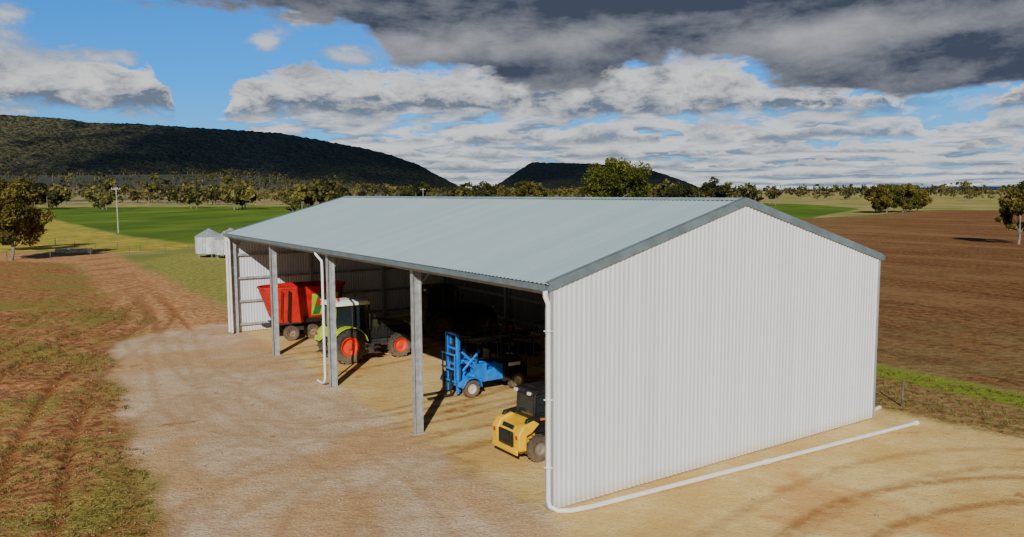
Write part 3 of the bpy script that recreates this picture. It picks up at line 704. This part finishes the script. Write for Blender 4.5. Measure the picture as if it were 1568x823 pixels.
redw=pm('red_wagon_paint',(.54,.013,.010),.38,0,.14,2,dust=.08,dustz=1.6)
e=empty('feed_mixer_wagon',S(3.2,28.5),YAW)
def ring(lx_,ly_,z,n=40,p=2.6,x0=0):
    o=[]
    for i in range(n):
        t=2*math.pi*i/n; c_,s_=math.cos(t),math.sin(t)
        o.append((x0+lx_*math.copysign(abs(c_)**(2/p),c_),ly_*math.copysign(abs(s_)**(2/p),s_),z))
    return o
m=MB(); n=40
rg=[ring(1.75,.92,.98),ring(1.95,1.02,1.35),ring(2.28,1.18,2.3),ring(2.5,1.28,2.95),ring(2.56,1.32,2.98),ring(2.56,1.32,3.06),ring(2.47,1.25,3.06),ring(2.2,1.12,2.3),ring(1.8,.9,1.1)]
vs=[p for r in rg for p in r]; fs=[]
for k in range(len(rg)-1):
    for i in range(n): j=(i+1)%n; fs.append((k*n+i,k*n+j,(k+1)*n+j,(k+1)*n+i))
fs.append(tuple(range(n))[::-1]); fs.append(tuple(range(8*n,9*n)))
m.add(vs,fs); m.build('tub',e,redw,smooth=35)
m=MB()
for sx in(-.95,.95):
    m.cyl((sx,0,1.1),(sx,0,2.6),.25,.08)
    for k in range(30):
        t=k*.45; z=1.15+k*.045; r=.85-.016*k*1.2
        m.box((sx+r*.5*math.cos(t),r*.5*math.sin(t),z),(r,.25,.02),rot=(0,0,t))
m.build('augers',e,dkmetal)
m=MB()
m.box((.3,0,.84),(5.2,.9,.16)); m.box((2.9,0,.7),(1.6,.16,.16),rot=(0,.14,0)); m.box((0,0,.95),(3.6,1.8,.08))
for x in(-1.05,.15): m.cyl((x,-1.0,.42),(x,1.0,.42),.07)
for s in(-.5,.5): m.box((-.45,s,.62),(1.5,.14,.3))
m.cyl((3.3,-.3,.1),(3.3,-.3,.9),.05); m.box((3.3,-.3,.04),(.25,.25,.04))
m.build('chassis',e,dkmetal,bevel=.012)
mt,mr=MB(),MB()
for x in(-1.05,.15):
    for s in(-1,1): wheel(mt,mr,(x,s*.98,.43),.43,.36,.22,s,0)
mt.build('tyres',e,tyrem); mr.build('rims',e,pm('dusty_rim',(.30,.20,.13),.7,0,.2,5))
limep=pm('lime_panel',(.38,.50,.03),.4,0,.1,3)
def sidey(z): return -(.92+(z-.98)*(1.28-.92)/1.97)
m=MB()
def sp_(poly,off,mi):
    v0=[(x,sidey(z)-off,z) for x,z in poly]; v1=[(x,sidey(z)-off+.05,z) for x,z in poly]; k=len(poly)
    m.add(v0+v1,[tuple(range(k)),tuple(range(k,2*k))[::-1]]+[(i,(i+1)%k,k+(i+1)%k,k+i) for i in range(k)],mi)
sp_([(.15,1.35),(1.7,1.35),(1.7,2.6),(.15,2.6)],.045,0)
sp_([(.2,1.4),(.6,1.4),(.95,2.55),(.5,2.55)],.06,1); sp_([(.85,1.4),(1.15,1.4),(1.6,2.55),(1.3,2.55)],.06,1)
sp_([(.45,1.9),(1.68,1.9),(1.68,2.3),(.45,2.3)],.075,2)
m.build('side_panels',e,[limep,pm('green_stripe',(.03,.16,.04),.4),redw])
tcu=bpy.data.curves.new('fleet_number','FONT'); tcu.body='240'; tcu.size=.5; tcu.extrude=.004; tob=bpy.data.objects.new('fleet_number',tcu); COL.objects.link(tob); tob.parent=e
tob.location=(.6,sidey(1.95)-.085,1.93); tob.rotation_euler=(math.radians(90+10),0,0); tcu.materials.append(pm('cream_decal',(.75,.68,.35),.5))
m=MB()
m.box((-1.2,-1.2,2.0),(.10,.10,1.8),rot=(.18,0,0)); m.box((1.9,-1.12,2.0),(.10,.10,1.8),rot=(.18,0,0)); m.cyl((-1.6,-1.3,2.9),(-1.6,-.95,1.2),.03); m.box((2.15,-.5,1.5),(.5,.8,.9)); m.box((0.6,-1.15,1.12),(1.8,.35,.22))
m.build('braces_and_conveyor',e,black,bevel=.01)

yel=pm('yellow_paint',(.86,.50,.004),.35,0,.08,3,dust=.12,dustz=.8)
e=empty('skid_steer_loader',S(2.45,3.98),YAW)
mt,mr=MB(),MB()
for x in(-.52,.58):
    for s in(-1,1): wheel(mt,mr,(x,s*.70,.41),.40,.28,.20,s,16,.03)
mt.build('tyres',e,tyrem); mr.build('rims',e,pm('grey_rim',(.25,.22,.17),.5,0,.1,3,dust=.4))
m=MB()
m.prism([(-1.05,.28),(-1.22,.38),(-1.24,.95),(-1.12,1.14),(-.75,1.24),(-.50,1.24),(-.50,.62),(1.1,.62),(1.1,.28)],-.52,.52)
for s in(-1,1):
    m.prism([(-1.0,.42),(-1.27,.45),(-1.30,.95),(-1.10,1.22),(-.70,1.32),(-.50,1.20),(-.80,.95),(-.98,.9)],s*.46,s*.76)
m.prism([(-1.27,.30),(-1.34,.32),(-1.34,.46),(-1.27,.50)],-.70,.70)
m.build('body',e,yel,bevel=.03,seg=3)
m=MB()
m.box((-1.262,0,.74),(.05,.78,.46)); m.box((-1.16,0,1.08),(.07,.6,.14),rot=(0,.5,0))
m.box((.1,0,.42),(2.2,.8,.3)); m.cyl((-.52,-.6,.41),(-.52,.6,.41),.08); m.cyl((.58,-.6,.41),(.58,.6,.41),.08)
m.box((1.35,0,.45),(.12,1.55,.6),rot=(0,.2,0)); m.prism([(1.3,.1),(1.9,.08),(1.9,.14),(1.4,.2),(1.35,.7),(1.3,.7)],-.8,.8)
m.build('grille_and_attachment',e,black,bevel=.01)
m=MB()
for i in range(7): m.box((-1.295,0,.56+i*.06),(.02,.74,.022))
for i in range(5): m.box((-1.298,-.32+i*.16,.74),(.018,.015,.44))
m.build('grille_louvres',e,dkmetal)
m=MB()
for s in(-1,1):
    m.prism([(-1.0,1.20),(-.9,1.38),(-.35,1.42),(.9,1.12),(1.35,.65),(1.45,.35),(1.3,.35),(1.18,.62),(.8,.98),(-.35,1.28),(-.7,1.22)],s*.56,s*.70)
m.build('lift_arms',e,black,bevel=.015)
m=MB()
m.box((.10,0,2.12),(1.42,1.02,.12),top=(.92,.90)); m.box((.10,0,2.19),(.8,.7,.05),top=(.9,.9))
for s in(-1,1):
    for (xa,xb) in((-.52,-.46),(.1,.12),(.74,.64)): m.cyl((xa,s*.47,.95),(xb,s*.45,2.10),.05,n=8)
    for z in(1.2,1.45,1.7,1.95): m.cyl((-.50,s*.47,z),(.70,s*.47,z),.010,n=5)
    for i in range(9): m.cyl((-.42+i*.12,s*.47,1.05),(-.40+i*.12,s*.46,2.08),.008,n=5)
    m.prism([(-.95,.98),(-.7,1.22),(-.4,1.26),(.75,1.0),(.75,.85),(-.5,.85)],s*.525,s*.555)
m.box((0,0,.9),(1.2,.9,.5)); m.box((.0,0,1.35),(.4,.45,.6)); m.box((-.1,0,1.7),(.12,.42,.4))
m.box((-.50,0,1.22),(.06,.86,.24)); m.cyl((-.48,-.42,2.0),(-.48,.42,2.0),.04,n=8); m.build('cab',e,black,bevel=.02)
m=MB(); m.add([(-.512,-.43,1.34),(-.512,.43,1.34),(-.475,.42,1.98),(-.475,-.42,1.98)],[(0,1,2,3)])
for s in(-1,1): m.add([(-.50,s*.44,1.1),(.70,s*.44,1.1),(.62,s*.43,2.05),(-.45,s*.43,2.05)],[(0,1,2,3)])
m.build('cab_windows',e,glass,smooth=0)
m=MB()
for s in(-1,1): m.box((-1.285,s*.62,.86),(.03,.12,.14))
m.build('tail_lamps',e,lampr,bevel=.01)
m=MB(); m.box((-.2,-.712,1.30),(.5,.012,.07),rot=(0,.10,0)); m.build('side_decal',e,orange)
m=MB()
for s in(-.36,.36): m.box((-.63,s,2.09),(.08,.14,.09))
m.build('work_lights',e,lampw,bevel=.01)

blue=pm('blue_paint',(.008,.20,.70),.35,0,.15,3,dust=.08)
e=empty('forklift',S(5.3,11.85),YAW+math.pi)
mt,mr=MB(),MB()
for x,yy in((1.15,.82),(-1.15,.72)):
    for s in(-1,1): wheel(mt,mr,(x,s*yy,.36),.35,.28,.2,s,14,.025)
mt.build('tyres',e,tyrem); mr.build('rims',e,pm('pale_rim',(.62,.62,.58),.5,0,.1,3,dust=.3))
m=MB()
for s in(-1,1):
    m.box((1.55,s*.42,1.35),(.12,.09,2.5)); m.box((1.42,s*.34,1.30),(.09,.07,2.3)); m.box((1.1,s*.62,.55),(1.1,.18,.22))
    m.cyl((1.35,s*.5,1.5),(.5,s*.5,.9),.05); m.box((1.72,s*.5,1.15),(.05,.07,1.3))
    # crossed lift links behind the mast
    m.box((.95,s*.54,1.45),(1.15,.05,.10),rot=(0,.75,0)); m.box((.95,s*.49,1.45),(1.15,.05,.10),rot=(0,-.75,0))
for z in(.45,1.3,1.95,2.55): m.box((1.5,0,z),(.10,.92,.10))
for z in(.65,1.15,1.75): m.box((1.73,0,z),(.06,1.15,.08))
m.prism([(-.55,.5),(-.55,1.15),(-.2,1.25),(-.1,1.0),(.9,.85),(1.1,.5)],-.62,.62)
m.cyl((1.3,-.28,1.4),(-.6,-.28,1.05),.09); m.cyl((1.3,.28,1.4),(-.6,.28,1.05),.09)
for s in(-1,1): arc(m,(1.15,.36),.44,10,175,s*.6,s*1.0,.03)
m.box((.75,-.5,1.15),(.5,.35,.5)); m.box((.55,.45,1.05),(.6,.35,.45))
m.build('mast_and_body',e,blue,bevel=.015)
m=MB()
m.cyl((1.5,0,.4),(1.5,0,2.35),.05); m.cyl((1.5,.2,.4),(1.5,.2,2.1),.035); m.cyl((1.5,-.2,.4),(1.5,-.2,2.1),.035)
for s in(-.32,.32): m.box((1.8,s,.55),(.05,.12,.95)); m.box((2.35,s,.10),(1.1,.12,.045),rot=(0,.01,0))
m.prism([(-1.75,.4),(-1.78,.95),(-1.35,1.38),(-.6,1.42),(-.55,.4)],-.66,.66)
for s in(-1,1): arc(m,(-1.15,.36),.44,10,175,s*.56,s*.9,.03)
m.box((.1,0,1.1),(.5,.5,.2)); m.box((-.15,0,1.45),(.12,.48,.6)); m.box((0,-.635,.8),(1.2,.03,.4))
for s in(-1,1):
    m.cyl((.65,s*.5,1.0),(.6,s*.48,2.15),.035,n=8); m.cyl((-.4,s*.5,1.35),(-.35,s*.48,2.15),.035,n=8); m.cyl((.62,s*.48,2.15),(-.38,s*.48,2.15),.035,n=8)
for i in range(7): m.cyl((.6-i*.16,-.48,2.16),(.6-i*.16,.48,2.16),.02,n=6)
for s in(-1,1):   # guard rails over the engine deck
    for z in(1.75,2.15,2.5): m.cyl((-.45,s*.62,z),(-1.75,s*.62,z),.02,n=6)
    for x in(-.45,-.9,-1.3,-1.75): m.cyl((x,s*.62,1.35 if x>-1.4 else 1.0),(x,s*.62,2.5),.022,n=6)
for z in(1.75,2.15,2.5): m.cyl((-1.75,-.62,z),(-1.75,.62,z),.02,n=6)
for k in range(5): m.tube([(1.45,-.1+.05*k,2.3),(1.25,-.1+.06*k,2.0-.05*k),(1.1,-.1+.08*k,1.4),(.9,-.1+.08*k,.9)],.016,6)
m.cyl((.75,0,1.0),(.62,0,1.55),.03); m.cyl((.62,-.17,1.56),(.62,.17,1.56),.02)
m.build('forks_seat_and_guard',e,black,bevel=.006)
m=MB(); m.box((-1.3,0,1.39),(.3,.3,.03)); m.box((-1.1,.668,1.08),(.6,.012,.14)); m.build('maker_plate',e,whitep)

e=empty('boom_sprayer',S(8.6,9.2),YAW+.15)
mt,mr=MB(),MB()
for s in(-1,1): wheel(mt,mr,(0,s*.95,.65),.64,.34,.36,s,16,.03)
mt.build('tyres',e,tyrem); mr.build('rims',e,dkmetal)
m=MB(); m.lathe([(-.95,.01),(-.95,.5),(-.8,.68),(.8,.68),(.95,.5),(.95,.01)],(0,0,1.55),'y',24); m.build('tank',e,pm('dark_tank',(.03,.03,.03),.5,0,.1,2),smooth=40)
m=MB(); m.box((.6,0,.85),(3.2,.7,.12)); m.box((2.4,0,.7),(1.4,.12,.12)); m.cyl((0,-1,.65),(0,1,.65),.06)
for s in(-1,1):
    for z in(1.0,1.6,2.2,2.8): m.cyl((-1.3,s*.3,z),(-1.3,s*1.7,z),.03,n=6); m.cyl((-1.3,s*1.7,z),(1.6,s*1.9,z+.1),.028,n=6)
    for i in range(9): m.cyl((-1.3+i*.36,s*(1.7+.022*i),1.0),(-1.3+i*.36+.2,s*(1.7+.022*i),2.9),.018,n=6)
    m.cyl((-1.3,s*.3,.8),(-1.3,s*.3,2.9),.04,n=6); m.cyl((-1.3,s*1.7,1.0),(-1.3,s*1.7,2.8),.03,n=6)
m.build('frame_and_folded_booms',e,dkmetal)
e=empty('disc_harrow',S(9.6,17.2),YAW+.3)
m=MB()
for x in(-1.0,0.9):
    m.box((x,0,.95),(.12,3.6,.12))
    m.cyl((x,-1.8,.35),(x,1.8,.35),.035,n=8)
    for i in range(14): yy=-1.75+i*.27; m.lathe([(-.03,.01),(-.02,.18),(.03,.33),(.045,.33),(0,.18),(-.01,.01)],(x,yy,.34),'y',18)
    for s in(-1.4,0,1.4): m.box((x,s,.65),(.08,.08,.6))
for s in(-.9,.9): m.box((0,s,1.08),(2.6,.12,.12))
m.box((2.1,0,.95),(2.0,.14,.14)); m.cyl((.2,0,1.1),(.5,0,1.9),.05)
m.build('frame_and_discs',e,dkmetal)
mt,mr=MB(),MB()
for s in(-1,1): wheel(mt,mr,(0,s*.55,1.5),.38,.26,.2,s,0)
mt.build('tyres',e,tyrem); mr.build('rims',e,redp)

# ------------------------------------------------------------------ silos, pole, fences, trough
silom=pm('silo_steel',(.60,.62,.65),.4,.2,.10,1.5,dust=.15,dustz=1.)
def silo(x,y,r,h):
    e=empty('grain_silo',(x,y,0)); m=MB(); prof=[]
    n=int((h-.5)/.16)
    for i in range(n+1): prof.append((.5+i*.16*(h-.5)/(n*.16),r+(.025 if i%2 else 0)))
    m.lathe([(.2,.15)]+prof,(0,0,0),'z',32); m.build('body',e,silom,smooth=60)
    m=MB(); m.lathe([(h-.03,r+.07),(h,r+.07),(h+.85,.22),(h+.98,.22),(h+1.0,.02)],(0,0,0),'z',20)
    for i in range(10):
        t=i*math.pi/5; m.cyl(((r+.06)*math.cos(t),(r+.06)*math.sin(t),h+.02),(.22*math.cos(t),.22*math.sin(t),h+.88),.02,n=5)
    m.build('cone_roof',e,pm('silo_roof',(.36,.40,.42),.45,.2,.1,2),smooth=25)
    m=MB()
    for i in range(6):
        t=i*math.pi/3; m.cyl((r*.95*math.cos(t),r*.95*math.sin(t),-.1),(r*.95*math.cos(t),r*.95*math.sin(t),h*.6),.05,n=6)
    for s in(-.2,.2): m.cyl((s,-r-.06,.3),(s,-r-.06,h+.05),.02,n=5)
    for k in range(10): m.cyl((-.2,-r-.06,.4+k*.25),(.2,-r-.06,.4+k*.25),.014,n=5)
    m.build('legs_and_ladder',e,galv)
silo(-40.0,103,1.75,2.75); silo(-37.2,101.2,1.35,2.5); silo(-38.2,106,1.5,2.7)
wood=pm('weathered_timber',(.16,.13,.10),.9,0,.3,3)
def pole(x,y,h):
    e=empty('power_pole',(x,y,0)); m=MB(); m.cyl((0,0,-.3),(0,0,h),.14,.10,10); m.box((0,-.14,h-.5),(2.0,.1,.12)); m.build('pole_and_crossarm',e,pm('pale_pole',(.42,.39,.34),.8,0,.2,2))
    m=MB()
    for s in(-.9,-.35,.35,.9): m.cyl((s,-.14,h-.44),(s,-.14,h-.2),.05,n=8)
    m.build('insulators',e,whitep)
pole(-84.7,168,9.9); pole(-35,310,10.); pole(-17,420,10.)
def fence(pts,sp,h,name='wire_fence',wires=4,r=.05):
    e=empty(name); m=MB(); mw=MB()
    for a,b_ in zip(pts[:-1],pts[1:]):
        a=Vector((*a,0));b_=Vector((*b_,0)); n=max(1,int((b_-a).length/sp))
        for i in range(n+1):
            p=a.lerp(b_,i/n); m.cyl(p-Vector((0,0,.2)),p+Vector((random.uniform(-.03,.03),random.uniform(-.03,.03),h*random.uniform(.93,1.05))),r,r*.85,8)
        for k in range(wires): z=h*(.25+.7*k/(wires-1)); mw.cyl(a+Vector((0,0,z)),b_+Vector((0,0,z)),.003 if r<.05 else .006,n=4)
    m.build('posts',e,wood); mw.build('wires',e,dkmetal,smooth=0)
fence([(-120,92),(-90,94),(-63,97),(-49,110),(-45,124)],4.5,1.25)
fence([(-49,110),(-75,128),(-120,150)],6,1.2)
fence([(6.9,43.8),(11.0,36.6),(15.1,29.6),(19.2,22.6),(23.3,15.6)],8.,1.05,r=.04)
e=empty('water_trough',(-63,112,0),.12); m=MB()
for s in(-1,1): m.box((0,s*.4,.28),(4.8,.12,.56)); m.box((s*2.34,0,.28),(.12,.68,.56))
m.box((0,0,.1),(4.6,.68,.1)); m.build('trough',e,pm('concrete',(.66,.62,.55),.8,0,.15,2),bevel=.02)

# ------------------------------------------------------------------ tufts and stones
gmat=leafmat('grass_blades',(.09,.085,.02),(.30,.24,.07))
def tufts(name,P,h0,h1,nb):
    V=[];T=[]
    for x,y in P:
        t=rng.uniform(0,1)
        for k in range(nb):
            a=rng.uniform(0,6.28); r=rng.uniform(0,.09); h=rng.uniform(h0,h1); c_,s_=math.cos(a),math.sin(a)
            bx,by=x+r*c_,y+r*s_; w_=.012
            V+=[(bx-s_*w_,by+c_*w_,0),(bx+s_*w_,by-c_*w_,0),(bx+c_*h*.5,by+s_*h*.5,h)]; T+=[t]*3
    return fastmesh(name,V,np.arange(len(V)).reshape(-1,3),gmat,attrs={'tone':T})
C=np.column_stack([rng.uniform(8,40,16000),rng.uniform(0,50,16000)])
k=(sdf(C,polys['verge'])>.3)&(C[:,1]>18); tufts('grass_tufts',C[k][:2400],.05,.18,7)
C=np.column_stack([rng.uniform(-34,-9,14000),rng.uniform(18,62,14000)])
nn=np.array([mnoise.noise(Vector((p[0]*.16,p[1]*.16,3))) for p in C])
k=(sdf(C,polys['fore'])>.5)&(nn>.0); tufts('grass_tufts',C[k][:5200],.04,.16,6)
C=np.column_stack([rng.uniform(-30,24,15000),rng.uniform(14,50,15000)])
k=(np.maximum(np.maximum(sdf(C,polys['grav']),sdf(C,polys['sand'])),sdf(C,polys['fore']))>-.5); C=C[k]
loc=((C[:,0]-CX)*math.cos(YAW)+(C[:,1]-CY)*math.sin(YAW)); C=C[(loc<-.3)|(loc>W+.4)|((-(C[:,0]-CX)*math.sin(YAW)+(C[:,1]-CY)*math.cos(YAW))<-.6)]
V=[];F=[]
for x,y in C:
    r=rng.uniform(.010,.032) if rng.uniform()<.96 else rng.uniform(.03,.07); o=len(V); q=rng.uniform(.6,1.3,6)
    V+=[(x+r*q[0],y,0),(x,y+r*q[1],0),(x-r*q[2],y,0),(x,y-r*q[3],0),(x,y,r*.7*q[4]),(x,y,-r*.3)]
    for a_ in range(4): b_=(a_+1)%4; F+=[(o+a_,o+b_,o+4),(o+b_,o+a_,o+5)]
fastmesh('gravel_stones',V,F,pm('stone',(.46,.31,.19),.9,0,.35,9))
